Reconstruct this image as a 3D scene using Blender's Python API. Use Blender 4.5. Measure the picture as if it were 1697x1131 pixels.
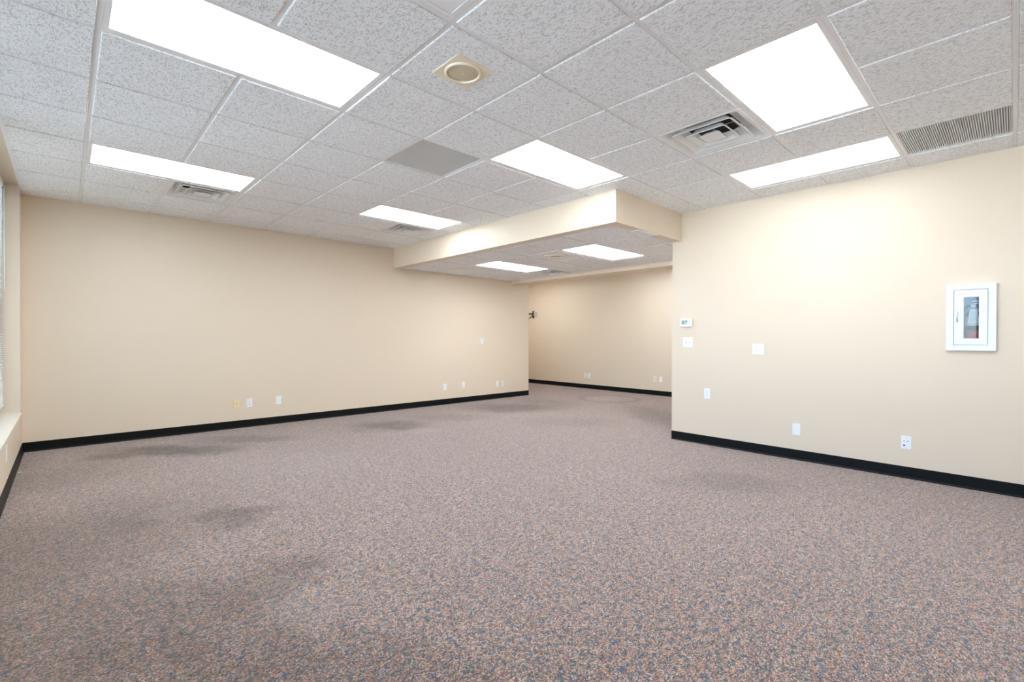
import bpy, bmesh, math, random
from mathutils import Vector, Matrix

random.seed(7)
for o in list(bpy.data.objects):
    bpy.data.objects.remove(o)
SC = bpy.context.scene
COL = SC.collection

# ---------------------------------------------------------------- camera
CAM_Z = 1.2166
FPX, YAW, PITCH, ROLL = 785.09, 0.8154, -0.0063, 0.0030
IW, IH = 1697.0, 1131.0
fwd = Vector((math.cos(YAW) * math.cos(PITCH), math.sin(YAW) * math.cos(PITCH), math.sin(PITCH)))
rgt = fwd.cross(Vector((0, 0, 1))).normalized()
upv = rgt.cross(fwd)
cr, sr = math.cos(ROLL), math.sin(ROLL)
RX, UY = rgt * cr + upv * sr, upv * cr - rgt * sr
CAM = Vector((0, 0, CAM_Z))
cd = bpy.data.cameras.new('camera')
cam = bpy.data.objects.new('camera', cd)
COL.objects.link(cam)
cam.matrix_world = Matrix(((RX.x, UY.x, -fwd.x, 0), (RX.y, UY.y, -fwd.y, 0), (RX.z, UY.z, -fwd.z, CAM_Z), (0, 0, 0, 1)))
cd.sensor_width = 36.0
cd.lens = FPX / IW * 36.0
cd.clip_start = 0.02
cd.clip_end = 300
SC.camera = cam


def ray(px, py):
    return fwd + RX * ((px - IW / 2) / FPX) - UY * ((py - IH / 2) / FPX)


def on_x(px, py, x):
    d = ray(px, py)
    return CAM + d * (x / d.x)


def on_y(px, py, y):
    d = ray(px, py)
    return CAM + d * (y / d.y)


def on_z(px, py, z):
    d = ray(px, py)
    return CAM + d * ((z - CAM_Z) / d.z)


# ---------------------------------------------------------------- light and exposure
SKY_STRENGTH = 18.0
SUN_STRENGTH = 64.0
LAMP_STRENGTH = 16.0
EXPOSURE = 0.12
w = bpy.data.worlds.new('world')
SC.world = w
w.use_nodes = True
wn = w.node_tree.nodes
bg = wn['Background']
sky = wn.new('ShaderNodeTexSky')
sky.sky_type = 'HOSEK_WILKIE'
sky.sun_direction = Vector((0.55, -0.35, 0.75)).normalized()
sky.turbidity = 4.0
sky.ground_albedo = 0.4
w.node_tree.links.new(sky.outputs[0], bg.inputs[0])
bg.inputs[1].default_value = SKY_STRENGTH
# the sun stands over the far side of the building and only reaches the ground outside the windows
sd = bpy.data.lights.new('sun', 'SUN')
sd.energy = SUN_STRENGTH
sd.angle = math.radians(1.0)
sd.color = (1.0, 0.97, 0.93)
sun = bpy.data.objects.new('sun', sd)
COL.objects.link(sun)
sun.rotation_euler = Vector(sky.sun_direction).to_track_quat('Z', 'Y').to_euler()
vs = SC.view_settings
vs.view_transform = 'Standard'
vs.look = 'None'
vs.gamma = 1.0
vs.use_curve_mapping = False
vs.exposure = EXPOSURE
SC.cycles.max_bounces = 16
SC.cycles.diffuse_bounces = 10


# ---------------------------------------------------------------- materials
def mat(name, color, rough=0.6, metal=0.0, spec=0.5, emit=None, estr=0.0):
    m = bpy.data.materials.new(name)
    m.use_nodes = True
    b = m.node_tree.nodes['Principled BSDF']
    b.inputs['Base Color'].default_value = (*color, 1)
    b.inputs['Roughness'].default_value = rough
    b.inputs['Metallic'].default_value = metal
    b.inputs['Specular IOR Level'].default_value = spec
    if emit:
        b.inputs['Emission Color'].default_value = (*emit, 1)
        b.inputs['Emission Strength'].default_value = estr
    return m


class NT:
    """small helper round a node tree"""

    def __init__(self, m):
        self.t = m.node_tree
        self.n = self.t.nodes
        self.b = self.n['Principled BSDF']

    def new(self, kind, **kw):
        nd = self.n.new('ShaderNode' + kind)
        for k, v in kw.items():
            setattr(nd, k, v)
        return nd

    def ln(self, a, b):
        self.t.links.new(a, b)

    def math(self, op, a, b=None, clamp=False):
        nd = self.new('Math', operation=op, use_clamp=clamp)
        for i, v in enumerate((a, b)):
            if v is None:
                continue
            if isinstance(v, (int, float)):
                nd.inputs[i].default_value = v
            else:
                self.ln(v, nd.inputs[i])
        return nd.outputs[0]

    def ramp(self, fac, stops, interp='LINEAR'):
        nd = self.new('ValToRGB')
        cr_ = nd.color_ramp
        cr_.interpolation = interp
        while len(cr_.elements) < len(stops):
            cr_.elements.new(0.5)
        for e, (p, c) in zip(cr_.elements, stops):
            e.position = p
            e.color = (*c, 1) if len(c) == 3 else c
        self.ln(fac, nd.inputs[0])
        return nd.outputs[0]

    def mix(self, fac, a, b, mode='MIX'):
        nd = self.new('Mix', data_type='RGBA', blend_type=mode)
        for s, v in ((nd.inputs[0], fac), (nd.inputs[6], a), (nd.inputs[7], b)):
            if isinstance(v, (int, float)):
                s.default_value = v
            elif isinstance(v, tuple):
                s.default_value = (*v, 1)
            else:
                self.ln(v, s)
        return nd.outputs[2]

    def noise(self, vec, scale, detail=2.0, rough=0.5, dist=0.0):
        nd = self.new('TexNoise')
        nd.inputs['Scale'].default_value = scale
        nd.inputs['Detail'].default_value = detail
        nd.inputs['Roughness'].default_value = rough
        nd.inputs['Distortion'].default_value = dist
        self.ln(vec, nd.inputs['Vector'])
        return nd

    def position(self):
        return self.new('NewGeometry').outputs['Position']

    def mapping(self, vec, scale=(1, 1, 1), rot=(0, 0, 0), loc=(0, 0, 0)):
        nd = self.new('Mapping')
        nd.inputs['Scale'].default_value = scale
        nd.inputs['Rotation'].default_value = rot
        nd.inputs['Location'].default_value = loc
        self.ln(vec, nd.inputs['Vector'])
        return nd.outputs[0]

    def bump(self, height, strength, dist):
        nd = self.new('Bump')
        nd.inputs['Strength'].default_value = strength
        nd.inputs['Distance'].default_value = dist
        self.ln(height, nd.inputs['Height'])
        self.ln(nd.outputs[0], self.b.inputs['Normal'])


# painted plaster walls
M_WALL = mat('tan_wall_paint', (0.745, 0.645, 0.52), 0.42, spec=0.35)
k = NT(M_WALL)
p = k.position()
k.bump(k.noise(p, 160, 2).outputs[0], 0.06, 0.002)
k.ln(k.mix(k.noise(p, 0.9, 3).outputs[0], (0.735, 0.637, 0.51), (0.755, 0.655, 0.53)), k.b.inputs['Base Color'])

# fissured mineral ceiling tiles
M_TILE = mat('fissured_ceiling_tile', (0.8, 0.8, 0.79), 0.95, spec=0.1)
k = NT(M_TILE)
p = k.position()
rnd = k.new('ObjectInfo').outputs['Random']
cmb = k.new('CombineXYZ')
k.ln(k.math('MULTIPLY', rnd, 37.0), cmb.inputs[2])
va = k.new('VectorMath', operation='ADD')
k.ln(p, va.inputs[0])
k.ln(cmb.outputs[0], va.inputs[1])
mp = k.mapping(va.outputs[0], scale=(1.0, 0.5, 1.0), rot=(0, 0, 0.5))
nz = k.noise(mp, 105, 2.0, 0.5, 1.1)
fis = k.ramp(nz.outputs[0], [(0.37, (0, 0, 0)), (0.49, (1, 1, 1))])
big = k.noise(p, 3.0, 2).outputs[0]
lite = k.mix(big, (0.925, 0.95, 0.965), (0.945, 0.965, 0.98))
k.ln(k.mix(fis, (0.66, 0.68, 0.69), lite), k.b.inputs['Base Color'])
k.bump(fis, 0.5, 0.003)

M_TBAR = mat('white_ceiling_grid', (0.84, 0.845, 0.84), 0.4)
M_TRIMW = mat('white_enamel_metal', (0.86, 0.87, 0.875), 0.35)
M_DIFF = mat('white_diffuser_enamel', (0.84, 0.85, 0.84), 0.4)
M_DUCT = mat('black_duct_lining', (0.012, 0.014, 0.013), 0.9)
M_GRILLE = mat('grey_return_grille', (0.74, 0.75, 0.75), 0.5)
M_GBACK = mat('grey_filter_pad', (0.5, 0.51, 0.51), 0.9)
M_BEIGE = mat('beige_speaker_plate', (0.86, 0.77, 0.60), 0.45)
M_BEIGE3 = mat('cream_speaker_rim', (0.93, 0.87, 0.72), 0.35)
M_BEIGE2 = mat('beige_speaker_mesh', (0.42, 0.36, 0.24), 0.5)
k = NT(M_BEIGE2)
ck = k.new('TexChecker')
ck.inputs['Scale'].default_value = 180
k.ln(k.position(), ck.inputs['Vector'])
k.ln(k.mix(ck.outputs['Fac'], (0.78, 0.69, 0.50), (0.42, 0.36, 0.24)), k.b.inputs['Base Color'])
M_LENS = mat('lit_acrylic_lens', (0.9, 0.9, 0.9), 0.4, emit=(0.935, 0.985, 1.03), estr=LAMP_STRENGTH)
M_LENS_DIM = mat('lit_acrylic_lens_dimmed', (0.9, 0.9, 0.9), 0.4, emit=(0.945, 0.985, 1.0), estr=LAMP_STRENGTH * 0.30)  # output lowered to soften the hot spot on the cabinet wall
M_LENS_BOOST = mat('lit_acrylic_lens_boosted', (0.9, 0.9, 0.9), 0.4, emit=(0.935, 0.985, 1.03), estr=LAMP_STRENGTH * 1.2)  # output raised to brighten the left part of the long wall
M_LENS_MID = mat('lit_acrylic_lens_part_dimmed', (0.9, 0.9, 0.9), 0.4, emit=(0.94, 0.985, 1.02), estr=LAMP_STRENGTH * 0.72)  # output lowered to soften bright scallops near the panel
M_LENS_OFF = mat('unlit_acrylic_lens', (0.86, 0.88, 0.88), 0.3)
M_BASE = mat('black_vinyl_base', (0.003, 0.0045, 0.005), 0.45, spec=0.22)
M_PLATE = mat('white_plastic_plate', (0.86, 0.88, 0.91), 0.3)
M_IVORY = mat('ivory_plastic_plate', (0.80, 0.68, 0.40), 0.35)
M_IVORY2 = mat('pale_ivory_plastic_plate', (0.86, 0.80, 0.64), 0.35)
M_SLOT = mat('dark_slot', (0.02, 0.02, 0.022), 0.6)
M_GREYP = mat('grey_plastic', (0.42, 0.44, 0.46), 0.45)
M_BLUEJ = mat('blue_data_jack', (0.03, 0.07, 0.16), 0.4)
M_LCD = mat('grey_green_lcd', (0.27, 0.36, 0.32), 0.2)
M_DIGIT = mat('lcd_digits', (0.75, 0.80, 0.78), 0.4)
M_CHROME = mat('brushed_steel', (0.62, 0.63, 0.65), 0.25, metal=1.0)
M_BRASS = mat('brass_jack', (0.45, 0.33, 0.14), 0.35, metal=1.0)
M_CAB = mat('white_cabinet_enamel', (0.80, 0.825, 0.87), 0.28)
M_CABIN = mat('white_cabinet_inside', (0.78, 0.80, 0.84), 0.5)
M_RED = mat('red_extinguisher_paint', (0.62, 0.035, 0.03), 0.25)
M_BLACK = mat('black_rubber', (0.012, 0.012, 0.013), 0.5)
M_PAPER = mat('white_paper_tag', (0.86, 0.84, 0.80), 0.8)
M_DARKM = mat('dark_bracket_steel', (0.035, 0.033, 0.025), 0.45, metal=0.4)
M_SLAT = mat('white_blind_slat', (0.80, 0.81, 0.79), 0.45)
M_FRAME = mat('dark_window_frame', (0.06, 0.065, 0.07), 0.4, metal=0.5)
M_SILL = mat('pale_window_sill', (0.78, 0.72, 0.62), 0.4)
M_GROUND = mat('pale_concrete_outside', (0.51, 0.545, 0.575), 0.9)
M_ROOF = mat('dark_plenum', (0.3, 0.3, 0.3), 0.9)

M_GLASS = bpy.data.materials.new('clear_glass')
M_GLASS.use_nodes = True
k = M_GLASS.node_tree
k.nodes.clear()
og = k.nodes.new('ShaderNodeOutputMaterial')
tr = k.nodes.new('ShaderNodeBsdfTransparent')
tr.inputs[0].default_value = (0.93, 0.96, 0.97, 1)
gl = k.nodes.new('ShaderNodeBsdfGlossy')
gl.inputs['Roughness'].default_value = 0.03
fr = k.nodes.new('ShaderNodeFresnel')
fr.inputs[0].default_value = 1.75
mx = k.nodes.new('ShaderNodeMixShader')
k.links.new(fr.outputs[0], mx.inputs[0])
k.links.new(tr.outputs[0], mx.inputs[1])
k.links.new(gl.outputs[0], mx.inputs[2])
k.links.new(mx.outputs[0], og.inputs[0])

# flecked loop-pile carpet with worn and stained patches and painted shade
M_CARPET = mat('flecked_loop_carpet', (0.25, 0.2, 0.18), 0.95, spec=0.1)
k = NT(M_CARPET)
p = k.position()
view = k.mapping(p, rot=(0, 0, 0.12), scale=(0.72, 1.0, 1.0))
loops = k.new('TexVoronoi', feature='F1')
loops.inputs['Scale'].default_value = 215
loops.inputs['Randomness'].default_value = 0.62
k.ln(view, loops.inputs['Vector'])
sep = k.new('SeparateColor')
k.ln(loops.outputs['Color'], sep.inputs[0])
clump = k.noise(view, 44, 2, 0.5).outputs[0]
sel = k.math('ADD', k.math('MULTIPLY', sep.outputs[0], 0.36), k.math('MULTIPLY', k.math('SUBTRACT', clump, 0.31), 1.62), True)
yarn = k.ramp(sel, [
    (0.00, (0.03, 0.07, 0.25)), (0.11, (0.13, 0.17, 0.29)), (0.20, (0.07, 0.095, 0.08)),
    (0.30, (0.19, 0.175, 0.155)), (0.39, (0.46, 0.405, 0.36)), (0.49, (0.31, 0.20, 0.175)),
    (0.57, (0.28, 0.07, 0.08)), (0.64, (0.46, 0.38, 0.34)), (0.72, (0.50, 0.26, 0.12)),
    (0.87, (0.22, 0.24, 0.11))], 'CONSTANT')
# brightness varies from loop to loop
val = k.math('ADD', k.math('MULTIPLY', sep.outputs[1], 1.45), 0.14)
hs = k.new('HueSaturation')
hs.inputs['Saturation'].default_value = 1.0
k.ln(k.mix(1.0, yarn, (0.90, 0.90, 0.91), 'MULTIPLY'), hs.inputs['Color'])
k.ln(val, hs.inputs['Value'])
base = k.mix(0.10, hs.outputs[0], (0.24, 0.215, 0.20))
# stains and painted shade: centre pixel on the photograph's floor, half-width and half-depth in metres, strength
STAINS_AND_SHADE = [
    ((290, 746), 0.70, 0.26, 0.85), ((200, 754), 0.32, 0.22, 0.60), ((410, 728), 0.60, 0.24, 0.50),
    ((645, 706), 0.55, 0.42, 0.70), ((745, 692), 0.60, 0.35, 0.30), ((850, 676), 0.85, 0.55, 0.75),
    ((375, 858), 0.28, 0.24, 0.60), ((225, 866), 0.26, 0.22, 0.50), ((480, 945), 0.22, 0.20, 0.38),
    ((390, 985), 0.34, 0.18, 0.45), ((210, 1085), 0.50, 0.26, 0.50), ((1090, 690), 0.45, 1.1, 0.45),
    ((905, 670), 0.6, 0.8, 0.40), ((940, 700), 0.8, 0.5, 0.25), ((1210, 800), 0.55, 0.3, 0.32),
    ((640, 1120), 0.5, 0.2, 0.30), ((110, 790), 0.5, 0.5, 0.25), ((130, 1060), 0.9, 0.55, 0.42), ((30, 930), 0.75, 1.1, 0.42), ((420, 1100), 0.55, 0.3, 0.42),  # the last three paint the dimmer left floor into the carpet colour
]
PALE = [((700, 714), 0.24, 0.2, 0.22), ((275, 850), 0.16, 0.14, 0.16), ((500, 1000), 0.26, 0.14, 0.14),
        ((345, 746), 0.16, 0.12, 0.25), ((470, 768), 1.0, 0.45, 0.12), ((1000, 661), 0.4, 0.4, 0.2)]
rotp = k.mapping(p, rot=(0, 0, -(YAW - math.pi / 2)))
wob = k.noise(p, 3.2, 3, 0.6)
wv = k.new('VectorMath', operation='MULTIPLY_ADD')
k.ln(wob.outputs['Color'], wv.inputs[0])
wv.inputs[1].default_value = (0.55, 0.55, 0)
k.ln(rotp, wv.inputs[2])


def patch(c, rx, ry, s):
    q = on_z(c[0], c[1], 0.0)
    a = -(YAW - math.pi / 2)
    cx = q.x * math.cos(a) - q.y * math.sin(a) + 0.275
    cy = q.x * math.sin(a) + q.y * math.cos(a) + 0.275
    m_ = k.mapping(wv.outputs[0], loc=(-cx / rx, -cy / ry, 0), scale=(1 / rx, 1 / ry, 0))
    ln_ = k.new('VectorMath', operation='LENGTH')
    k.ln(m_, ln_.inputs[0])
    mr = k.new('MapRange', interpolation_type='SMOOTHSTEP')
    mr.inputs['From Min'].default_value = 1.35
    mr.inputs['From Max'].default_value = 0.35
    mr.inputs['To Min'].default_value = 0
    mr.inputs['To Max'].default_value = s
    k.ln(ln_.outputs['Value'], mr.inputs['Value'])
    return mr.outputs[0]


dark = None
for st in STAINS_AND_SHADE:
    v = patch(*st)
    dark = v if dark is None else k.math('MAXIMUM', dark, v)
# faint ring worn into the carpet of the far space
ring_c = on_z(1010, 661, 0.0)
rm = k.mapping(p, loc=(-ring_c.x, -ring_c.y, 0), scale=(1, 1, 0))
rl = k.new('VectorMath', operation='LENGTH')
k.ln(rm, rl.inputs[0])
rr = k.math('ABSOLUTE', k.math('SUBTRACT', rl.outputs['Value'], 0.57))
rmr = k.new('MapRange', interpolation_type='SMOOTHSTEP')
rmr.inputs['From Min'].default_value = 0.10
rmr.inputs['From Max'].default_value = 0.02
rmr.inputs['To Min'].default_value = 0
rmr.inputs['To Max'].default_value = 0.38
k.ln(rr, rmr.inputs['Value'])
dark = k.math('MAXIMUM', dark, rmr.outputs[0])
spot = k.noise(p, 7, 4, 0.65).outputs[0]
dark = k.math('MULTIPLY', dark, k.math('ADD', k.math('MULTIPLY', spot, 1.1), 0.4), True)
pale = None
for st in PALE:
    v = patch(*st)
    pale = v if pale is None else k.math('MAXIMUM', pale, v)
c1 = k.mix(pale, base, (0.36, 0.34, 0.33))
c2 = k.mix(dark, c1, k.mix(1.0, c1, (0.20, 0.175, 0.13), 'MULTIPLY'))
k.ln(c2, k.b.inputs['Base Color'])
k.b.inputs['Sheen Weight'].default_value = 0.35
k.b.inputs['Sheen Roughness'].default_value = 0.5
k.b.inputs['Sheen Tint'].default_value = (0.95, 0.92, 0.9, 1)
k.bump(loops.outputs['Distance'], 0.7, 0.004)
for nd in k.n:
    if nd.type == 'BUMP':
        nd.invert = True


# ---------------------------------------------------------------- mesh helpers
def box(bm, lo, hi, bev=0.0):
    x0, y0, z0 = (min(a, b) for a, b in zip(lo, hi))
    x1, y1, z1 = (max(a, b) for a, b in zip(lo, hi))
    vs_ = [bm.verts.new(c) for c in ((x0, y0, z0), (x1, y0, z0), (x1, y1, z0), (x0, y1, z0), (x0, y0, z1), (x1, y0, z1), (x1, y1, z1), (x0, y1, z1))]
    fs = [bm.faces.new([vs_[i] for i in f]) for f in ((3, 2, 1, 0), (4, 5, 6, 7), (0, 1, 5, 4), (1, 2, 6, 5), (2, 3, 7, 6), (3, 0, 4, 7))]
    if bev:
        es = list({e for f in fs for e in f.edges})
        bmesh.ops.bevel(bm, geom=es, offset=bev, segments=2, profile=0.5, affect='EDGES')


def prism(bm, pts, z0, z1):
    a = [bm.verts.new((x, y, z0)) for x, y in pts]
    b = [bm.verts.new((x, y, z1)) for x, y in pts]
    n = len(pts)
    bm.faces.new(a[::-1])
    bm.faces.new(b)
    for i in range(n):
        bm.faces.new((a[i], a[(i + 1) % n], b[(i + 1) % n], b[i]))


def lathe(bm, prof, axis='z', seg=24, center=(0, 0, 0)):
    """prof: (radius, height) list; axis z or y"""
    rows = []
    for r, h in prof:
        row = []
        for i in range(seg):
            a = 2 * math.pi * i / seg
            if axis == 'z':
                co = (r * math.cos(a), r * math.sin(a), h)
            elif axis == 'y':
                co = (r * math.cos(a), h, r * math.sin(a))
            else:
                co = (h, r * math.cos(a), r * math.sin(a))
            row.append(bm.verts.new(Vector(co) + Vector(center)))
        rows.append(row)
    for u, v in zip(rows[:-1], rows[1:]):
        for i in range(seg):
            bm.faces.new((u[i], u[(i + 1) % seg], v[(i + 1) % seg], v[i]))
    if prof[0][0] > 1e-6:
        bm.faces.new(rows[0][::-1])
    if prof[-1][0] > 1e-6:
        bm.faces.new(rows[-1])


def rect_rows(bm, rows, cap0=False, cap1=False, rad=0.0):
    """loft through square rings: (half size, z)"""
    out = []
    for hx, z in rows:
        r = min(rad, hx * 0.45)
        pts = []
        if r <= 0:
            pts = [(-hx, -hx), (hx, -hx), (hx, hx), (-hx, hx)]
        else:
            for cx, cy, a0 in ((hx - r, hx - r, 0), (-hx + r, hx - r, 90), (-hx + r, -hx + r, 180), (hx - r, -hx + r, 270)):
                for t in (0, 45, 90):
                    a = math.radians(a0 + t)
                    pts.append((cx + r * math.cos(a), cy + r * math.sin(a)))
        out.append([bm.verts.new((x, y, z)) for x, y in pts])
    n = len(out[0])
    for u, v in zip(out[:-1], out[1:]):
        for i in range(n):
            bm.faces.new((u[i], u[(i + 1) % n], v[(i + 1) % n], v[i]))
    if cap0:
        bm.faces.new(out[0][::-1])
    if cap1:
        bm.faces.new(out[-1])


def frame_xy(bm, x0, x1, y0, y1, wdt, z0, z1):
    """rectangular ring lying in the ceiling plane"""
    o = [(x0, y0), (x1, y0), (x1, y1), (x0, y1)]
    i = [(x0 + wdt, y0 + wdt), (x1 - wdt, y0 + wdt), (x1 - wdt, y1 - wdt), (x0 + wdt, y1 - wdt)]
    ring(bm, o, i, lambda q, z: (q[0], q[1], z), z0, z1)


def ring(bm, o, i, fn, z0, z1):
    O0 = [bm.verts.new(fn(q, z0)) for q in o]
    I0 = [bm.verts.new(fn(q, z0)) for q in i]
    O1 = [bm.verts.new(fn(q, z1)) for q in o]
    I1 = [bm.verts.new(fn(q, z1)) for q in i]
    for a in range(4):
        b = (a + 1) % 4
        bm.faces.new((O0[a], O0[b], I0[b], I0[a]))
        bm.faces.new((O1[a], O1[b], I1[b], I1[a]))
        bm.faces.new((O0[a], O0[b], O1[b], O1[a]))
        bm.faces.new((I0[a], I0[b], I1[b], I1[a]))


def tube(bm, pts, r, seg=10):
    rows = []
    pts = [Vector(q) for q in pts]
    for a, q in enumerate(pts):
        t = (pts[min(a + 1, len(pts) - 1)] - pts[max(a - 1, 0)]).normalized()
        ref = Vector((0, 0, 1)) if abs(t.z) < 0.9 else Vector((1, 0, 0))
        u = t.cross(ref).normalized()
        v = t.cross(u)
        rows.append([bm.verts.new(q + u * (r * math.cos(2 * math.pi * s / seg)) + v * (r * math.sin(2 * math.pi * s / seg))) for s in range(seg)])
    for u, v in zip(rows[:-1], rows[1:]):
        for i in range(seg):
            bm.faces.new((u[i], u[(i + 1) % seg], v[(i + 1) % seg], v[i]))
    bm.faces.new(rows[0][::-1])
    bm.faces.new(rows[-1])


def mesh(name, build, m, smooth=False):
    bm = bmesh.new()
    build(bm)
    bmesh.ops.recalc_face_normals(bm, faces=bm.faces)
    me = bpy.data.meshes.new(name)
    bm.to_mesh(me)
    bm.free()
    me.materials.append(m)
    if smooth:
        for f in me.polygons:
            f.use_smooth = True
    return me


def obj(name, me, parent=None, loc=(0, 0, 0), rotz=0.0):
    o = bpy.data.objects.new(name, me)
    COL.objects.link(o)
    o.location = loc
    o.rotation_euler = (0, 0, rotz)
    if parent:
        o.parent = parent
    return o


def make(name, build, m, parent=None, smooth=False, label=None):
    o = obj(name, mesh(name, build, m, smooth), parent)
    if label:
        o['label'] = label
    return o


def boxes(*bs, bev=0.0):
    def f(bm):
        for lo, hi in bs:
            box(bm, lo, hi, bev)
    return f


def thing(name, label, cat, loc=(0, 0, 0), rotz=0.0, group=None):
    o = obj(name, None, None, loc, rotz)
    o.empty_display_size = 0.05
    o['label'] = label
    o['category'] = cat
    if group:
        o['group'] = group
    return o


def struct(name, build, m, label=None):
    o = make(name, build, m)
    o['kind'] = 'structure'
    o['label'] = label or name.replace('_', ' ')
    return o


def copy_tree(o, parent=None):
    c = o.copy()
    COL.objects.link(c)
    c.parent = parent
    for ch in list(o.children):
        copy_tree(ch, c)
    return c


# ---------------------------------------------------------------- room dimensions (metres, camera stands over the origin)
T = 0.6096
CEIL = 2.7132
GX0, GY0 = 0.1179, 0.6177          # ceiling grid origin
XW = 5.35                          # wall with the fire cabinet
YW = 7.1217                        # long tan wall
XL = -0.335                        # window wall
YR = -2.60                         # wall behind the camera
XS, YS, ZS = 3.9857, 2.7325, 2.378  # soffit faces and underside
YE = 2.85                          # end of the cabinet wall
XE = 7.195                         # end of the long tan wall
XF = 9.1966                        # far wall
YF = 9.25                          # end of the far space
LOW = 2.395                        # lowered ceiling
XB0, XB1, ZB = 6.68, 7.03, 2.326   # beam between lowered ceiling and far space
TOP = 3.0
WT = 0.16


def gx(i):
    return GX0 + T * i


def gy(j):
    return GY0 + T * j


# ---------------------------------------------------------------- shell
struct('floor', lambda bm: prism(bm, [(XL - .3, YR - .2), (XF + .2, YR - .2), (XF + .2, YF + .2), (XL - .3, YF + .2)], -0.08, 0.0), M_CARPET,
       'multicoloured flecked loop carpet with dark stains and painted shade')
struct('wall_back', boxes(((XL - .3, YW, 0), (XE, YW + WT, TOP)), ((XE - WT, YW + WT, 0), (XE, YF + .1, TOP))), M_WALL, 'long tan painted wall')
CAB_Y0, CAB_Y1, CAB_Z0, CAB_Z1 = 0.102, 0.394, 1.126, 1.666
HY0, HY1, HZ0, HZ1 = CAB_Y0 + .03, CAB_Y1 - .03, CAB_Z0 + .03, CAB_Z1 - .03
struct('wall_right', boxes(((XW, YR, 0), (XW + WT, HY0, TOP)), ((XW, HY1, 0), (XW + WT, YE, TOP)),
                           ((XW, HY0, 0), (XW + WT, HY1, HZ0)), ((XW, HY0, HZ1), (XW + WT, HY1, TOP)),
                           ((XW + WT, HY0 - .05, HZ0 - .05), (XW + WT + .02, HY1 + .05, HZ1 + .05))), M_WALL, 'tan wall with the fire extinguisher cabinet')
struct('wall_far', boxes(((XF, YE - WT, 0), (XF + WT, YF + .1, TOP))), M_WALL, 'far cream wall beyond the lowered ceiling')
struct('wall_side', boxes(((XW + WT, YE - WT, 0), (XF, YE, TOP))), M_WALL, 'tan side wall of the far space')
struct('wall_end', boxes(((XE, YF, 0), (XF, YF + .1, TOP))), M_WALL, 'tan end wall of the far space')
struct('wall_rear', boxes(((XL - .3, YR - WT, 0), (XW + WT, YR, TOP))), M_WALL, 'tan wall behind the camera')
# window wall: apron, head and end piers
WY0, WY1, WZ0, WZ1, WDEP = -1.75, 6.86, 0.435, 2.735, 0.27
struct('wall_left', boxes(((XL - WDEP, YR, 0), (XL, YW, WZ0)), ((XL - WDEP, YR, WZ1), (XL, YW, TOP)),
                          ((XL - WDEP, YR, WZ0), (XL, WY0, WZ1)), ((XL - WDEP, WY1, WZ0), (XL, YW, WZ1))), M_WALL, 'tan window wall')
SI = 0.13
struct('wall_soffit', boxes(((XS, YS, ZS), (XS + SI, YW, TOP)), ((XS + SI, YS, ZS), (XW, YS + SI - .012, TOP))), M_WALL, 'tan painted soffit box')
struct('trim_1', boxes(((XB0, YE, ZB), (XB1, YW, TOP)), ((XB1, YE, LOW + .04), (XB1 + .02, YW, TOP))), M_WALL, 'tan beam at the end of the lowered ceiling')


def base_run(name, a, b, nrm, label):
    """vinyl cove base: thin strip with a toe, from a to b with room-side normal nrm"""
    a, b, nn = Vector((*a, 0)), Vector((*b, 0)), Vector((*nrm, 0))

    def f(bm):
        prof = [(0.0, 0.0), (0.014, 0.0), (0.0145, 0.002), (0.008, 0.007), (0.0045, 0.016), (0.004, 0.098), (0.003, 0.1016), (0.0, 0.1016)]
        r0 = [bm.verts.new(a + nn * d + Vector((0, 0, z))) for d, z in prof]
        r1 = [bm.verts.new(b + nn * d + Vector((0, 0, z))) for d, z in prof]
        n = len(prof)
        for i in range(n):
            bm.faces.new((r0[i], r0[(i + 1) % n], r1[(i + 1) % n], r1[i]))
        bm.faces.new(r0)
        bm.faces.new(r1[::-1])
    struct(name, f, M_BASE, label)


base_run('baseboard_back', (XL + .004, YW), (XE, YW), (0, -1), 'black vinyl base along the long tan wall')
base_run('baseboard_right', (XW, YR + .014), (XW, YE), (-1, 0), 'black vinyl base along the cabinet wall')
base_run('baseboard_far', (XF, YE), (XF, YF), (-1, 0), 'black vinyl base along the far wall')
base_run('baseboard_left', (XL, YR), (XL, YW), (1, 0), 'black vinyl base under the window')
base_run('baseboard_rear', (XL + .014, YR), (XW, YR), (0, 1), 'black vinyl base behind the camera')
base_run('baseboard_end', (XE, YF), (XF - .014, YF), (0, -1), 'black vinyl base on the end wall of the far space')

# ---------------------------------------------------------------- ceilings
HALF = 0.0118                      # half width of the grid face
DROP = 0.007                       # tiles hang a little below the grid
IX0, IX1 = (XL - GX0) / T, (XW - GX0) / T
JY0, JY1 = (YR - GY0) / T, (YW - GY0) / T

LIGHTS = [(0, 2, 3, 4), (0, 2, 7, 8), (4, 6, 3, 4), (4, 6, 7, 8), (4, 6, 0, 1), (7, 8, 0, 2), (0, 2, 1, 2), (4, 6, -4, -3)]  # last entry: unseen panel added behind the camera for its light
DIFFS = [(5, 1), (1, 8), (5, 8)]
GRILLES = [(3, 4), (7, -1)]
taken = set()
for a, b, c, d in LIGHTS:
    for i in range(a, b):
        for j in range(c, d):
            taken.add((i, j))
taken |= set(DIFFS) | set(GRILLES)

ceiling = struct('ceiling', boxes(((XL - .3, YR - .2, TOP), (XF + .2, YF + .2, TOP + .05))), M_ROOF, 'white suspended ceiling of fissured tiles in a metal grid')


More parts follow.
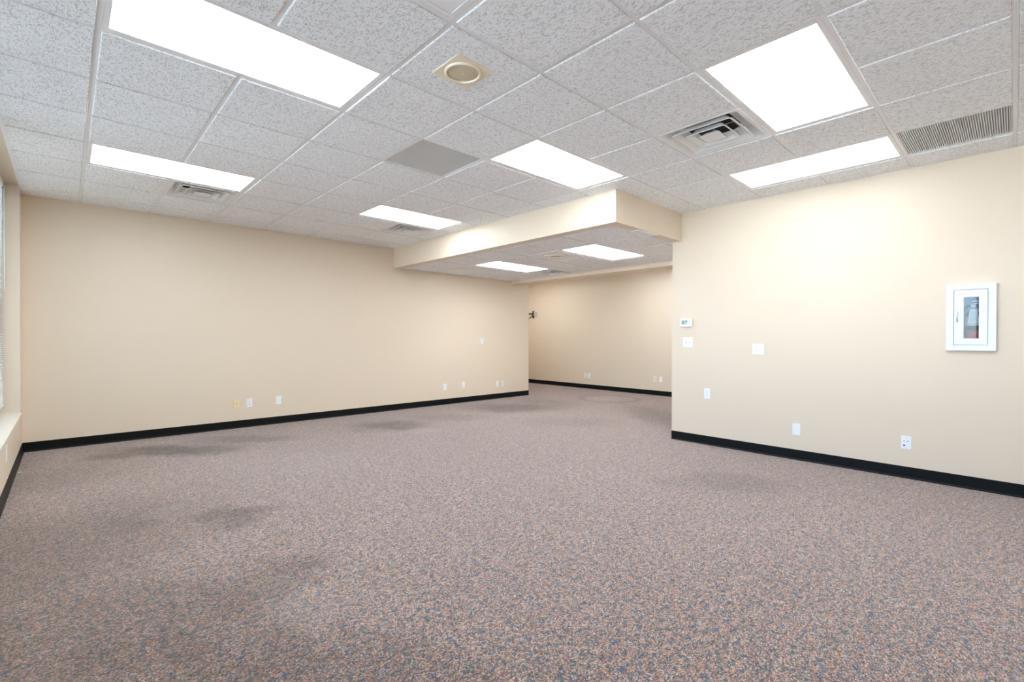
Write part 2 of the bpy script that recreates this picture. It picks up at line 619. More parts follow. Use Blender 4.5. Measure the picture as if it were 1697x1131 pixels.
def tile_mesh(x0, x1, y0, y1):
    e = 0.004

    def f(bm):
        rows = []
        for (dx, z) in ((0.0, 0.012), (0.0, -DROP + 0.0025), (e, -DROP)):
            rows.append([bm.verts.new(q) for q in ((x0 + dx, y0 + dx, z), (x1 - dx, y0 + dx, z), (x1 - dx, y1 - dx, z), (x0 + dx, y1 - dx, z))])
        for u, v in zip(rows[:-1], rows[1:]):
            for i in range(4):
                bm.faces.new((u[i], u[(i + 1) % 4], v[(i + 1) % 4], v[i]))
        bm.faces.new(rows[0][::-1])
        bm.faces.new(rows[-1])
    return mesh('ceiling_tile', f, M_TILE)


TG = HALF + 0.0012
full_tile = tile_mesh(TG, T - TG, TG, T - TG)


def lay_tiles(parent, x_lines, y_lines, zc, skip, hole=None):
    xr = list(zip(x_lines[:-1], x_lines[1:]))
    yr = list(zip(y_lines[:-1], y_lines[1:]))
    for a, (x0, x1) in enumerate(xr):
        for b, (y0, y1) in enumerate(yr):
            if skip(a, b, x0, x1, y0, y1):
                continue
            if abs(x1 - x0 - T) < 1e-4 and abs(y1 - y0 - T) < 1e-4 and not (hole and hole(x0, x1, y0, y1)):
                obj('ceiling_tile', full_tile, parent, (x0, y0, zc))
            else:
                h = hole(x0, x1, y0, y1) if hole else None
                if h == 'all':
                    continue
                lo_x = TG if a > 0 else 0.002
                hi_x = x1 - x0 - (TG if a < len(xr) - 1 else 0.002)
                lo_y = TG if b > 0 else 0.002
                hi_y = y1 - y0 - (TG if b < len(yr) - 1 else 0.002)
                if h and h[0] == 'L':
                    cx, cy = h[1] - x0, h[2] - y0
                    pts = [(lo_x, lo_y), (hi_x, lo_y), (hi_x, cy), (cx, cy), (cx, hi_y), (lo_x, hi_y)]
                    me = mesh('ceiling_tile', lambda bm: prism(bm, pts, -DROP, 0.012), M_TILE)
                    obj('ceiling_tile', me, parent, (x0, y0, zc))
                    continue
                if h:
                    hi_x, hi_y = min(hi_x, h[1] - x0), min(hi_y, h[2] - y0)
                if hi_x - lo_x < 0.01 or hi_y - lo_y < 0.01:
                    continue
                obj('ceiling_tile', tile_mesh(lo_x, hi_x, lo_y, hi_y), parent, (x0, y0, zc))


i_lo, i_hi = math.floor(IX0), math.ceil(IX1)
j_lo, j_hi = math.floor(JY0), math.ceil(JY1)
XLN = [XL] + [gx(i) for i in range(i_lo + 1, i_hi)] + [XW]
YLN = [YR] + [gy(j) for j in range(j_lo + 1, j_hi)] + [YW]


def main_skip(a, b, x0, x1, y0, y1):
    return (a + i_lo, b + j_lo) in taken


def main_hole(x0, x1, y0, y1):
    gxs, gys = XS - 0.002, YS - 0.002
    if x1 <= gxs + 1e-6 or y1 <= gys + 1e-6:
        return None
    if x0 >= gxs and y0 >= gys:
        return 'all'
    if x0 < gxs and y0 < gys:
        return ('L', gxs, gys)
    if x0 < gxs:
        return ('C', gxs, 1e9)
    return ('C', 1e9, gys)


lay_tiles(ceiling, XLN, YLN, CEIL, main_skip, main_hole)


def tbar(parent, x0, x1, y0, y1, zc):
    """one inverted tee of the grid between two points, along x or y"""
    if x1 - x0 > y1 - y0:
        bs = (((x0, y0 - HALF, 0), (x1, y0 + HALF, 0.0015)), ((x0, y0 - 0.001, 0.0015), (x1, y0 + 0.001, 0.035)))
    else:
        bs = (((x0 - HALF, y0, 0), (x0 + HALF, y1, 0.0015)), ((x0 - 0.001, y0, 0.0015), (x0 + 0.001, y1, 0.035)))
    o = make('grid_tee', boxes(*bs), M_TBAR, parent)
    o.location = (0, 0, zc)
    return o


# the long tees follow x = const; the cross tees between them are set a hair higher
for i in range(i_lo + 1, i_hi):
    x = gx(i)
    y_end = YW if x < XS else YS
    cuts = sorted((gy(lc) + HALF, gy(ld) - HALF) for la, lb, lc, ld in LIGHTS if la < i < lb)
    y_at = YR
    for c0, c1 in cuts + [(y_end, 99)]:
        if min(c0, y_end) > y_at:
            tbar(ceiling, x, x, y_at, min(c0, y_end), CEIL)
        y_at = c1
for j in range(j_lo + 1, j_hi):
    y = gy(j)
    for a, (x0, x1) in enumerate(zip(XLN[:-1], XLN[1:])):
        i = a + i_lo
        if y > YS and x0 > XS:
            continue
        if any(la <= i < lb and lc < j < ld for la, lb, lc, ld in LIGHTS):
            continue
        tbar(ceiling, x0 + (HALF if a else 0), min(x1 - HALF, XS if y > YS else 99), y, y, CEIL + 0.0006)

def wall_angle(parent, pts, zc, wd=0.020):
    for (x0, y0), (x1, y1), nx, ny in pts:
        lo = (min(x0, x1, x0 + nx * wd, x1 + nx * wd), min(y0, y1, y0 + ny * wd, y1 + ny * wd), -0.0012)
        hi = (max(x0, x1, x0 + nx * wd, x1 + nx * wd), max(y0, y1, y0 + ny * wd, y1 + ny * wd), 0.0)
        o = make('wall_angle', boxes((lo, hi)), M_TBAR, parent)
        o.location = (0, 0, zc - DROP)


wall_angle(ceiling, [((XL, YR), (XL, YW), 1, 0)], CEIL, 0.024)
wall_angle(ceiling, [((XL, YW), (XS, YW), 0, -1), ((XW, YR), (XW, YS), -1, 0), ((XS, YS), (XS, YW), -1, 0), ((XS, YS), (XW, YS), 0, -1)], CEIL, 0.006)

# lowered ceiling
ceil_low = struct('ceiling', boxes(((XS + SI, YS + SI, LOW + .22), (XB0, YW, LOW + .25))), M_ROOF, 'lowered ceiling of fissured tiles under the soffit')
LX0, LY0 = 4.80, 3.59
lx = [XS + SI] + [LX0 + T * q for q in range(-1, 4) if XS + SI + .05 < LX0 + T * q < XB0 - .02] + [XB0]
ly = [YS + SI] + [LY0 + T * q for q in range(-2, 7) if YS + SI + .05 < LY0 + T * q < YW - .02] + [YW]
LOWLIGHTS = [(LX0, LX0 + 2 * T, LY0 + 3 * T, LY0 + 4 * T), (LX0, LX0 + 2 * T, LY0, LY0 + T)]
LOWDIFF = (LX0 + 2 * T, LY0 + 3 * T)


def low_skip(a, b, x0, x1, y0, y1):
    mx_, my_ = (x0 + x1) / 2, (y0 + y1) / 2
    for q in LOWLIGHTS:
        if q[0] < mx_ < q[1] and q[2] < my_ < q[3]:
            return True
    return LOWDIFF[0] < mx_ < LOWDIFF[0] + T and LOWDIFF[1] < my_ < LOWDIFF[1] + T


lay_tiles(ceil_low, lx, ly, LOW, low_skip)
for x in lx[1:-1]:
    if abs(x - (LX0 + T)) < 0.01:
        y_prev = ly[0]
        for q in sorted(LOWLIGHTS, key=lambda q: q[2]):
            tbar(ceil_low, x, x, y_prev, q[2] + HALF, LOW)
            y_prev = q[3] - HALF
        tbar(ceil_low, x, x, y_prev, YW, LOW)
    else:
        tbar(ceil_low, x, x, ly[0], YW, LOW)
for y in ly[1:-1]:
    for x0, x1 in zip(lx[:-1], lx[1:]):
        tbar(ceil_low, x0 + (HALF if x0 > lx[0] else 0), x1 - (HALF if x1 < lx[-1] else 0), y, y, LOW + .0006)

# far space ceiling, hidden above the beam
struct('ceiling', boxes(((XB1 + .02, YE, CEIL), (XF, YW, CEIL + .02)), ((XE, YW, CEIL), (XF, YF, CEIL + .02))), M_TILE, 'ceiling of the far space')


# ---------------------------------------------------------------- ceiling fixtures
def light_panel(x0, x1, y0, y1, zc, label, lens, group='ceiling light panels'):
    cx, cy = (x0 + x1) / 2, (y0 + y1) / 2
    hx, hy = (x1 - x0) / 2 - HALF - .0015, (y1 - y0) / 2 - HALF - .0015
    t = thing('ceiling_light', label, 'light', (cx, cy, zc), 0, group)
    fr_ = 0.025

    def fbm(bm):
        frame_xy(bm, -hx, hx, -hy, hy, fr_, 0.0, 0.010)
    make('frame', fbm, M_TRIMW, t)
    make('lens', boxes(((-hx + fr_ + .0005, -hy + fr_ + .0005, 0.003), (hx - fr_ - .0005, hy - fr_ - .0005, 0.008))), lens, t)
    make('housing', lambda bm: frame_xy(bm, -hx + .004, hx - .004, -hy + .004, hy - .004, 0.004, 0.0105, 0.09), M_TRIMW, t)
    return t


LAB = ['bright ceiling light panel whose corner points at the round ceiling speaker',
       'bright ceiling light panel with an air diffuser against it, nearest the window wall',
       'bright ceiling light panel between the grey return grille and the soffit corner',
       'bright ceiling light panel with an air diffuser against it, beside the soffit face',
       'bright ceiling light panel beside the big air diffuser, two tiles out from the cabinet wall',
       'bright ceiling light panel lying lengthwise along the fire cabinet wall',
       'unlit pale ceiling light panel at the corner of the speaker tile',
       'added unseen bright ceiling light panel over the cabinet wall side of the room behind']
for (a, b, c, d), lb in zip(LIGHTS, LAB):
    light_panel(gx(a), gx(b), gy(c), gy(d), CEIL, lb, M_LENS_OFF if 'unlit' in lb else (M_LENS_DIM if (a, c) == (7, 0) else M_LENS_MID if (a, c) in ((4, 3), (4, 7)) else M_LENS_BOOST if (a, c) in ((0, 3), (0, 7)) else M_LENS))
light_panel(*LOWLIGHTS[0], LOW, 'bright light panel in the lowered ceiling with an air diffuser at its end', M_LENS)
light_panel(*LOWLIGHTS[1], LOW, 'bright light panel in the lowered ceiling near the white slot grille', M_LENS)
light_panel(7.75, 8.36, 4.2, 5.42, CEIL - .012, 'bright light panel hidden behind the beam, on the cabinet wall side', M_LENS)
light_panel(7.75, 8.36, 7.6, 8.82, CEIL - .012, 'bright light panel hidden behind the end of the long tan wall', M_LENS_MID)


def air_diffuser(x0, y0, zc, label):
    t = thing('air_diffuser', label, 'air vent', (x0 + T / 2, y0 + T / 2, zc), 0, 'square ceiling air diffusers')
    h = T / 2 - HALF - .0015
    # face plate with a flared throat
    make('face_plate', lambda bm: rect_rows(bm, [(h, 0.006), (h, -0.004), (h - .018, -0.004), (h - .026, -0.001), (h - .066, 0.040), (h - .082, 0.06), (h - .09, 0.06), (h - .09, 0.064)], rad=0.02), M_DIFF, t)

    def cone(r, zl, dz, flare):
        return lambda bm: rect_rows(bm, [(r, zl), (r, zl + .003), (r - flare * .6, zl + dz * .5), (r - flare, zl + dz), (r - flare - .003, zl + dz), (r - flare * .6 - .004, zl + dz * .5 - .002), (r - .006, zl), (r, zl)], rad=0.022)
    make('cone', cone(0.218, -0.010, 0.052, 0.055), M_DIFF, t)
    make('cone', cone(0.145, -0.013, 0.047, 0.045), M_DIFF, t)
    make('centre_plate', lambda bm: rect_rows(bm, [(0.076, -0.016), (0.076, -0.013), (0.05, 0.010), (0.047, 0.010), (0.07, -0.012), (0.07, -0.016)], cap1=True, rad=0.012), M_DIFF, t)

    def duct(bm):
        lathe(bm, [(0.19, 0.19), (0.19, 0.070)], seg=28)
    make('duct_collar', duct, M_DUCT, t)
    make('throat_cap', lambda bm: ring(bm, [(-h + .09, -h + .09), (h - .09, -h + .09), (h - .09, h - .09), (-h + .09, h - .09)],
                                       [(-.165, -.165), (.165, -.165), (.165, .165), (-.165, .165)], lambda q, z: (q[0], q[1], z), 0.064, 0.067), M_DIFF, t)

    def spider(bm):
        box(bm, (-0.16, -0.004, 0.045), (0.16, 0.004, 0.053))
        box(bm, (-0.004, -0.16, 0.053), (0.004, 0.16, 0.061))
        box(bm, (-0.004, -0.004, 0.0), (0.004, 0.004, 0.045))
    make('bracket', spider, M_CHROME, t)
    return t


air_diffuser(gx(5), gy(1), CEIL, 'square white air diffuser beside the light panel on the cabinet wall side')
air_diffuser(gx(1), gy(8), CEIL, 'square white air diffuser against the light panel nearest the window wall')
air_diffuser(gx(5), gy(8), CEIL, 'square white air diffuser against the light panel by the soffit face')
air_diffuser(LOWDIFF[0], LOWDIFF[1], LOW, 'square air diffuser in the lowered ceiling')


def return_grille(i, j, label):
    t = thing('return_air_grille', label, 'air vent', (gx(i) + T / 2, gy(j) + T / 2, CEIL), 0, 'grey return air grilles')
    h = T / 2 - HALF - .0015
    make('frame', lambda bm: frame_xy(bm, -h, h, -h, h, 0.006, 0.002, 0.02), M_GRILLE, t)
    make('filter_pad', boxes(((-h + .007, -h + .007, 0.016), (h - .007, h - .007, 0.019))), M_GBACK, t)

    def slats(bm):
        n = 46
        for q in range(n):
            y = -h + .012 + (2 * h - .024) * q / (n - 1)
            box(bm, (-h + .0062, y - .0028, 0.004), (h - .0062, y + .0028, 0.0145))
    o = make('louver_blades', slats, M_GRILLE, t)
    o['kind'] = 'stuff'
    return t


return_grille(3, 4, 'grey louvered return air grille between the speaker and the soffit')
return_grille(7, -1, 'grey louvered return air grille above the fire extinguisher cabinet')


def speaker(x, y, zc, label):
    t = thing('ceiling_speaker', label, 'speaker', (x, y, zc - DROP), 0, 'ceiling speakers')

    def plate(bm):
        rect_rows(bm, [(0.125, 0.0), (0.125, -0.002), (0.122, -0.004)], cap0=True, cap1=True, rad=0.006)
    make('plate', plate, M_BEIGE, t)

    def rim(bm):
        prof = [(0.104, -.0042), (0.102, -.010), (0.097, -.014), (0.091, -.0135), (0.088, -.009), (0.0875, -.0042)]
        lathe_open(bm, prof, 40)
    make('rim', rim, M_BEIGE3, t, smooth=True)
    make('mesh_grille', lambda bm: lathe(bm, [(0.0873, -.0043), (0.08, -.0055), (0.03, -.0075), (0.0005, -.008)], seg=40), M_BEIGE2, t, smooth=True)
    make('centre_badge', lambda bm: lathe(bm, [(0.007, -.0076), (0.006, -.0096), (0.0005, -.0098)], seg=14), M_BEIGE, t)
    for sx in (-1, 1):
        for sy in (-1, 1):
            make('screw', lambda bm: lathe(bm, [(0.0045, -.004), (0.004, -.006), (0.0005, -.0065)], seg=10, center=(sx * .112, sy * .112, 0)), M_PLATE, t)
    return t


def lathe_open(bm, prof, seg):
    rows = [[bm.verts.new((r * math.cos(2 * math.pi * s / seg), r * math.sin(2 * math.pi * s / seg), h)) for s in range(seg)] for r, h in prof]
    for u, v in zip(rows[:-1], rows[1:]):
        for i in range(seg):
            bm.faces.new((u[i], u[(i + 1) % seg], v[(i + 1) % seg], v[i]))


speaker(1.622, 2.13, CEIL, 'round beige ceiling speaker on a square plate in the main ceiling')
speaker(5.07, 4.47, LOW, 'beige ceiling speaker between the two lights of the lowered ceiling')

# slot grille under the soffit
t = thing('slot_grille', 'white slot air grille on the underside of the soffit', 'air vent', (4.64, 2.797, ZS), 0)
make('frame', lambda bm: ring(bm, [(-.195, -.052), (.195, -.052), (.195, .052), (-.195, .052)], [(-.17, -.03), (.17, -.03), (.17, .03), (-.17, .03)],
                              lambda q, z: (q[0], q[1], z), -0.007, 0.0), M_TRIMW, t)
for q in range(5):
    make('blade', boxes(((-.169, -.027 + q * .0125, -.006), (.169, -.0195 + q * .0125, -.001))), M_TRIMW, t)

# ---------------------------------------------------------------- things on the walls
R_BACK, R_RIGHT, R_LEFT = 0.0, -math.pi / 2, math.pi / 2


def on_wall(wall, px, py, z=None):
    """centre of a plate from its pixel on a wall; z overrides the height"""
    if wall == 'back':
        q = on_y(px, py, YW)
        return Vector((q.x, YW, q.z if z is None else z)), R_BACK
    if wall == 'right':
        q = on_x(px, py, XW)
        return Vector((XW, q.y, q.z if z is None else z)), R_RIGHT
    if wall == 'far':
        q = on_x(px, py, XF)
        return Vector((XF, q.y, q.z if z is None else z)), R_RIGHT
    q = on_x(px, py, XL)
    return Vector((XL, q.y, q.z if z is None else z)), R_LEFT


def rbox(bm, cx, cz, w_, h_, y0, y1, bev=0.0015):
    box(bm, (cx - w_ / 2, y1, cz - h_ / 2), (cx + w_ / 2, y0, cz + h_ / 2), bev)


def screw(t, x, z, y=-0.0062, m=None):
    make('screw', lambda bm: lathe(bm, [(0.0032, y + .0006), (0.0028, y - .0008), (0.0003, y - .001)], axis='y', seg=8, center=(x, 0, z)), m or M_GREYP, t)


PW, PH, PT = 0.072, 0.118, 0.006


def plate(t, m, w_=PW, h_=PH):
    return make('plate', lambda bm: rbox(bm, 0, 0, w_, h_, 0, -PT, 0.0022), m, t)


def receptacle(t, x, z, m, slot=None):
    slot = slot or M_SLOT
    r = make('receptacle', lambda bm: rbox(bm, x, z, 0.033, 0.027, -PT + .0005, -PT - .0022, 0.0012), m, t)
    y = -PT - .0022
    make('slot', boxes(((x - .0085, y - .0004, z - .003), (x - .0055, y + .001, z + .007))), slot, r)
    make('slot', boxes(((x + .0055, y - .0004, z - .003), (x + .0085, y + .001, z + .007))), slot, r)
    make('ground_hole', boxes(((x - .0025, y - .0004, z - .0095), (x + .0025, y + .001, z - .0045))), slot, r)


def wall_thing(name, label, cat, place, group=None):
    loc, rot = place
    return thing(name, label, cat, loc, rot, group)


def outlet(place, label, m=M_PLATE, slot=None):
    t = wall_thing('wall_outlet', label, 'outlet', place, 'duplex wall outlets')
    plate(t, m)
    receptacle(t, 0, 0.0195, m, slot)
    receptacle(t, 0, -0.0195, m, slot)
    screw(t, 0, 0)


def blank(place, label):
    t = wall_thing('blank_wall_plate', label, 'wall plate', place, 'blank wall plates')
    plate(t, M_PLATE)
    screw(t, 0, 0.042, m=M_PLATE)
    screw(t, 0, -0.042, m=M_PLATE)


# cabinet wall
t = wall_thing('thermostat', 'white rounded thermostat with a grey display above the light switches', 'thermostat', on_wall('right', 1138, 535.7))
make('body', lambda bm: rbox(bm, 0, 0, 0.152, 0.096, 0, -0.028, 0.013), M_PLATE, t, smooth=False)
sc_ = make('screen', lambda bm: rbox(bm, -0.014, 0.006, 0.074, 0.048, -0.027, -0.0292, 0.0006), M_LCD, t)
for zz, ww in ((0.014, 0.012), (-0.002, 0.012)):
    make('digit', boxes(((-0.012, -.0297, zz - .005), (-0.004, -.0291, zz + .006))), M_DIGIT, sc_)
make('digit', boxes(((0.006, -.0297, -.014), (0.019, -.0291, 0.004))), M_DIGIT, sc_)
for xx, zz in ((0.047, 0.018), (0.047, -0.008)):
    make('button', lambda bm: rbox(bm, xx, zz, 0.014, 0.012, -0.027, -0.0295, 0.001), M_GREYP, t)
for q in range(3):
    make('button', lambda bm: rbox(bm, -0.03 + q * .03, -0.034, 0.018, 0.007, -0.027, -0.029, 0.0006), M_PLATE, t)

t = wall_thing('light_switch', 'white double light switch plate below the thermostat', 'light switch', on_wall('right', 1140.2, 567.6))
plate(t, M_PLATE, 0.118, 0.118)
for sx in (-1, 1):
    g = make('toggle_well', lambda bm: rbox(bm, sx * .023, 0, 0.011, 0.025, -PT + .0004, -PT - .0006, 0.0003), M_GREYP, t)
    make('toggle', lambda bm: box(bm, (sx * .023 - .0045, -PT - .011, 0.0), (sx * .023 + .0045, -PT - .0003, 0.009), 0.001), M_PLATE, g)
    screw(t, sx * .023, 0.03, m=M_PLATE)
    screw(t, sx * .023, -0.03, m=M_PLATE)

t = wall_thing('wall_outlet', 'white square four-socket outlet plate at switch height', 'outlet', on_wall('right', 1256.6, 579.4))
plate(t, M_PLATE, 0.118, 0.118)
for sx in (-1, 1):
    for sz in (-1, 1):
        receptacle(t, sx * .023, sz * .0195, M_PLATE, M_GREYP)
    screw(t, sx * .023, 0)
outlet(on_wall('right', 1172.2, 652.7), 'white duplex outlet below the light switches, near the wall end', slot=M_GREYP)
blank(on_wall('right', 1320, 711.8), 'white blank plate low on the fire cabinet wall')
t = wall_thing('data_wall_plate', 'white data plate with one blue jack below the fire cabinet', 'wall plate', on_wall('right', 1501.7, 733.8))
plate(t, M_PLATE)
for sx, sz, mm in ((-1, .013, M_GREYP), (1, .013, M_GREYP), (-1, -.026, M_BLUEJ)):
    make('jack', lambda bm: rbox(bm, sx * .0125, sz, 0.0125, 0.0125 if mm is M_BLUEJ else 0.008, -PT + .0004, -PT - .0008, 0.0003), mm, t)
make('jack_blank', lambda bm: rbox(bm, .0125, -.024, 0.014, 0.014, -PT + .0004, -PT - .0006, 0.0003), M_PLATE, t)
screw(t, 0, .045)
screw(t, 0, -.045)

# long tan wall
t = wall_thing('coax_wall_plate', 'yellowed ivory cable plate with one jack on the long tan wall', 'wall plate', on_wall('back', 391.5, 669.7))
plate(t, M_IVORY)
make('jack', lambda bm: lathe(bm, [(0.0055, -PT + .0004), (0.0055, -PT - .008), (0.004, -PT - .008), (0.004, -PT - .004), (0.0003, -PT - .004)], axis='y', seg=10), M_BRASS, t)
screw(t, 0, .03, m=M_IVORY)
screw(t, 0, -.03, m=M_IVORY)
outlet(on_wall('back', 413.2, 668), 'white duplex outlet beside the ivory cable plate', slot=M_GREYP)
blank(on_wall('back', 461.5, 663.4), 'white blank plate near the ivory cable plate')
blank(on_wall('back', 798.4, 565.5), 'white blank plate alone at switch height on the long wall')
outlet(on_wall('back', 737.2, 641.6), 'white duplex outlet left of the white jack plate', slot=M_GREYP)
t = wall_thing('data_wall_plate', 'white plate with one small dark jack low on the long wall', 'wall plate', on_wall('back', 767.6, 638))
plate(t, M_PLATE)
make('jack', lambda bm: rbox(bm, -.004, -.028, 0.013, 0.012, -PT + .0004, -PT - .0008, 0.0003), M_SLOT, t)
screw(t, 0, .045)
screw(t, 0, -.045)
blank(on_wall('back', 823.6, 636.5), 'white blank plate touching distance from the ivory outlet near the wall end')
outlet(on_wall('back', 832.6, 635.5), 'ivory duplex outlet with dark sockets near the end of the long wall', M_IVORY2)
# far wall
outlet(on_wall('far', 970.2, 622.3), 'ivory duplex outlet at the middle of the far wall', M_IVORY2)
blank(on_wall('far', 976.4, 622.8), 'white blank plate at the middle of the far wall')
outlet(on_wall('far', 1085.5, 628.6), 'ivory duplex outlet on the far wall close to the cabinet wall end', M_IVORY2)
blank(on_wall('far', 1095.2, 629.3), 'white blank plate on the far wall close to the cabinet wall end')
# window wall
blank(on_wall('left', 9.8, 743.5, 0.322), 'white blank plate below the window sill')

# ---------------------------------------------------------------- fire extinguisher cabinet
cyc, czc = (CAB_Y0 + CAB_Y1) / 2, (CAB_Z0 + CAB_Z1) / 2
CW, CH = CAB_Y1 - CAB_Y0, CAB_Z1 - CAB_Z0
t = thing('fire_extinguisher_cabinet', 'white wall cabinet with a narrow glass door', 'cabinet', (XW, cyc, czc), R_RIGHT)
fx = 0.045
dw, dh = CW - 2 * fx, CH - 2 * fx


def xz(q, y):
    return (q[0], y, q[1])


def rr_(hx, hz, cx=0.0, cz=0.0):
    return [(cx - hx, cz - hz), (cx + hx, cz - hz), (cx + hx, cz + hz), (cx - hx, cz + hz)]


make('frame', lambda bm: ring(bm, rr_(CW / 2, CH / 2), rr_(dw / 2, dh / 2), xz, -0.036, 0.0), M_CAB, t)
dwi, dhi = 0.088, CH * 0.62
door = make('door', lambda bm: ring(bm, rr_(dw / 2 - .0035, dh / 2 - .0035), rr_(dwi / 2, dhi / 2, 0.004, -.004), xz, -0.033, -0.012), M_CAB, t)
make('pane', boxes(((0.004 - dwi / 2, -0.024, -.004 - dhi / 2), (0.004 + dwi / 2, -0.021, -.004 + dhi / 2))), M_GLASS, door)
make('handle', lambda bm: tube(bm, [(-.078, -.033, .045), (-.078, -.048, .041), (-.078, -.055, .028), (-.078, -.055, -.020), (-.078, -.048, -.033), (-.078, -.033, -.037)], 0.0042), M_CHROME, door, smooth=True)
for zz in (.045, -.037):
    make('handle_foot', lambda bm: lathe(bm, [(0.008, -.0325), (0.007, -.037), (0.0005, -.0375)], axis='y', seg=12, center=(-.078, 0, zz)), M_CHROME, door)
bw, bh = CW / 2 - .031, CH / 2 - .031


def tub(bm):
    box(bm, (-bw, .150, -bh), (bw, .154, bh))
    box(bm, (-bw, -.0, -bh), (-bw + .003, .150, bh))
    box(bm, (bw - .003, -.0, -bh), (bw, .150, bh))
    box(bm, (-bw + .003, -.0, -bh), (bw - .003, .150, -bh + .003))
    box(bm, (-bw + .003, -.0, bh - .003), (bw - .003, .150, bh))


make('tub', tub, M_CABIN, t)
make('door_stop', lambda bm: ring(bm, rr_(dw / 2 + .004, dh / 2 + .004), rr_(dw / 2 - .012, dh / 2 - .012), xz, -0.011, -0.006), M_CABIN, t)
fz = -bh + .003
e = thing('fire_extinguisher', 'red fire extinguisher with a paper tag behind the cabinet glass', 'fire extinguisher', (XW + .075, cyc - .012, czc + fz), R_RIGHT)
make('cylinder', lambda bm: lathe(bm, [(0.0005, 0), (0.046, 0.0), (0.05, 0.006), (0.05, 0.24), (0.044, 0.268), (0.026, 0.29), (0.017, 0.296), (0.017, 0.31), (0.0005, 0.31)], seg=28), M_RED, e, smooth=True)
make('label_band', lambda bm: lathe_open(bm, [(0.0505, 0.13), (0.0508, 0.131), (0.0508, 0.165), (0.0505, 0.166)], 28), M_BLACK, e, smooth=True)
make('instruction_label', lambda bm: lathe_open(bm, [(0.0505, 0.17), (0.0508, 0.171), (0.0508, 0.235), (0.0505, 0.236)], 28), M_PAPER, e, smooth=True)
make('valve', lambda bm: lathe(bm, [(0.014, 0.311), (0.014, 0.345), (0.009, 0.36), (0.0005, 0.362)], seg=16), M_CHROME, e)
make('gauge', lambda bm: lathe(bm, [(0.016, -.014), (0.016, -.026), (0.013, -.028), (0.0005, -.028)], axis='y', seg=18, center=(0, 0, .330)), M_PAPER, e)
make('lever', lambda bm: (box(bm, (-.008, -.012, .346), (.07, .012, .353), .002), box(bm, (-.008, -.010, .366), (.066, .010, .373), .002)), M_CHROME, e)
make('hose', lambda bm: tube(bm, [(-.014, 0, .333), (-.035, -.005, .335), (-.052, -.01, .31), (-.058, -.012, .25), (-.058, -.012, .10)], .007), M_BLACK, e, smooth=True)
tg = make('inspection_tag', lambda bm: prism(bm, [(-.030, 0), (.034, -.004), (.028, .118), (-.020, .118)], 0, .0008), M_PAPER, e)
tg.rotation_euler = (math.pi / 2 - 0.06, 0, 0)
tg.location = (0, -.056, .188)
for q in range(5):
    ln_ = make('print_line', boxes(((-.018, .025 + q * .016, .0008), (.018 + .003 * (q % 2), .028 + q * .016, .0011))), M_GREYP, tg)

# ---------------------------------------------------------------- bracket on the far wall
q = on_x(884.5, 521.5, XF)
t = thing('wall_mount_bracket', 'small dark steel wall bracket with a grey plate on the far wall', 'bracket', (XF, q.y, q.z), R_RIGHT)
make('wall_plate', lambda bm: rbox(bm, 0.07, 0.0, 0.12, 0.12, 0, -0.012, 0.002), M_GREYP, t)
for zz in (-.03, .0, .03):
    make('rib', boxes(((0.018, -.016, zz - .004), (0.122, -.012, zz + .004))), M_PLATE, t)
make('upright', boxes(((-.018, -.035, -.10), (.018, -.0, .095)), bev=.003), M_DARKM, t)
make('arm', boxes(((-.17, -.035, .005), (-.018, -.012, .035)), bev=.003), M_DARKM, t)
make('shadow_bar', lambda bm: tube(bm, [(-.16, -.02, -.11), (-.02, -.02, -.02)], 0.009), M_DARKM, t)  # dark bar standing in for the bracket's diagonal shadow

# ---------------------------------------------------------------- windows and blind
N = 4
seg_w = (WY1 - WY0) / N
XG = XL - 0.20                     # glass plane
for n in range(N):
    y1 = WY1 - n * seg_w
    y0 = y1 - seg_w
    wdw = struct('window_%d' % (n + 1), lambda bm: ring(bm, [(y0, WZ0), (y1, WZ0), (y1, WZ1), (y0, WZ1)],
                                                    [(y0 + .045, WZ0 + .05), (y1 - .045, WZ0 + .05), (y1 - .045, WZ1 - .05), (y0 + .045, WZ1 - .05)],
                                                    lambda q, d: (d, q[0], q[1]), XG - .03, XG + .03), M_FRAME, 'tall window with a dark metal frame')
    make('pane', boxes(((XG - .003, y0 + .045, WZ0 + .05), (XG + .003, y1 - .045, WZ1 - .05))), M_GLASS, wdw)
struct('trim_2', boxes(((XG + .03, WY0, WZ0), (XL + .012, WY1, WZ0 + .018))), M_SILL, 'pale window sill')


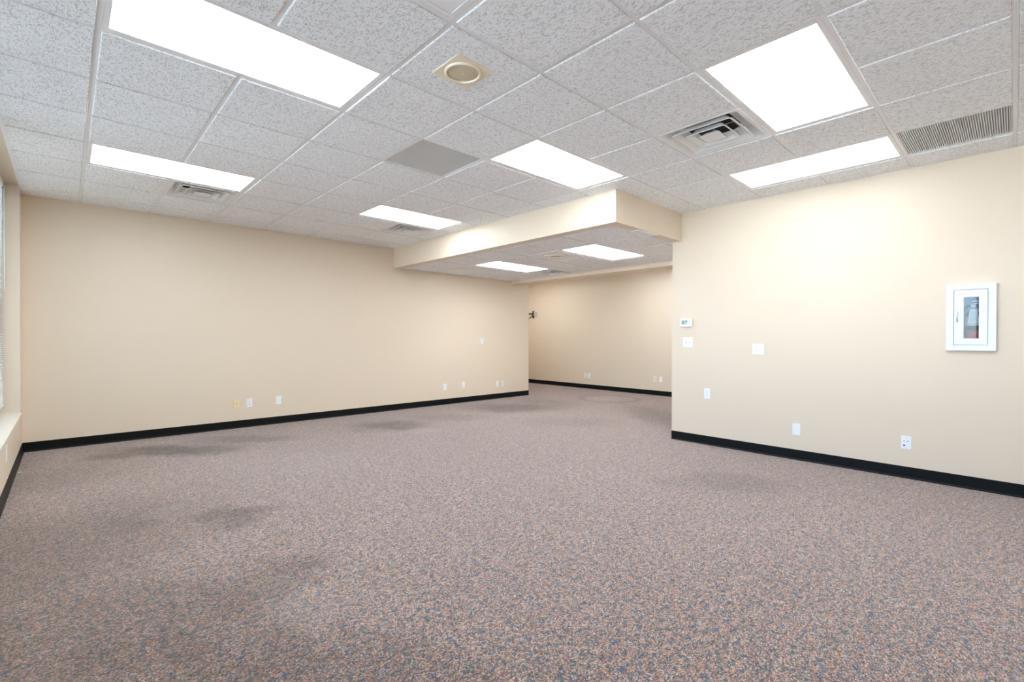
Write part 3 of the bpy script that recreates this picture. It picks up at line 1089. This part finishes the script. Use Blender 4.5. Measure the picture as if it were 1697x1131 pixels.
def blind(y0, y1, zbot, label, separate):
    xb = XL - 0.125
    t = thing('window_blind', label, 'blind', (xb, (y0 + y1) / 2, zbot), R_LEFT, 'white horizontal window blinds')
    hw = (y1 - y0) / 2 - .012
    H = WZ1 - zbot
    make('headrail', boxes(((-hw, -.018, H - .045), (hw, .018, H - .003)), bev=.002), M_SLAT, t)
    make('bottom_rail', boxes(((-hw, -.013, 0), (hw, .013, .012)), bev=.002), M_SLAT, t)
    pitch = 0.0215 if separate else 0.004
    n_ = int((H - .07) / pitch) if separate else 60
    tilt = math.radians(18 if separate else 0)

    def slat(bm):
        sec = []
        for u in (-1, -.33, .33, 1):
            d, zz = u * .0125, .0022 * (1 - u * u)
            sec.append((d * math.cos(tilt) - zz * math.sin(tilt), d * math.sin(tilt) + zz * math.cos(tilt)))
        top = [[bm.verts.new((x, a, b + .0003)) for a, b in sec] for x in (-hw, hw)]
        bot = [[bm.verts.new((x, a, b - .0003)) for a, b in sec] for x in (-hw, hw)]
        for i in range(3):
            bm.faces.new((top[0][i], top[0][i + 1], top[1][i + 1], top[1][i]))
            bm.faces.new((bot[0][i], bot[0][i + 1], bot[1][i + 1], bot[1][i]))
    me = mesh('slat', slat, M_SLAT)
    for q in range(n_):
        obj('slat', me, t, (0, 0, .022 + q * pitch))
    for x in (-hw * .72, hw * .72):
        make('ladder_cord', boxes(((x - .0012, -.0150, .012), (x + .0012, -.0135, H - .045))), M_SLAT, t)
    make('tilt_wand', lambda bm: tube(bm, [(hw - .06, -.022, H - .05), (hw - .06, -.024, H * .52)], .004, 8), M_SLAT, t)


blind(WY1 - seg_w, WY1, 0.53, 'lowered white slatted blind in the window at the corner', True)

# ground outside the windows
struct('ground', lambda bm: prism(bm, [(-60, -60), (XL - WDEP - .02, -60), (XL - WDEP - .02, 60), (-60, 60)], -0.25, -0.15), M_GROUND, 'pale concrete outside the windows')

# scrap on the carpet
q = on_z(29.5, 784, 0.0)
o = make('paper_scrap', lambda bm: prism(bm, [(-.012, -.008), (.010, -.011), (.014, .004), (.002, .012), (-.011, .007)], 0.0005, 0.003), M_PAPER)
o.location = (max(q.x, XL + .03), q.y, 0.0)
o['label'] = 'tiny white paper scrap on the carpet beside the window wall'
o['category'] = 'scrap'
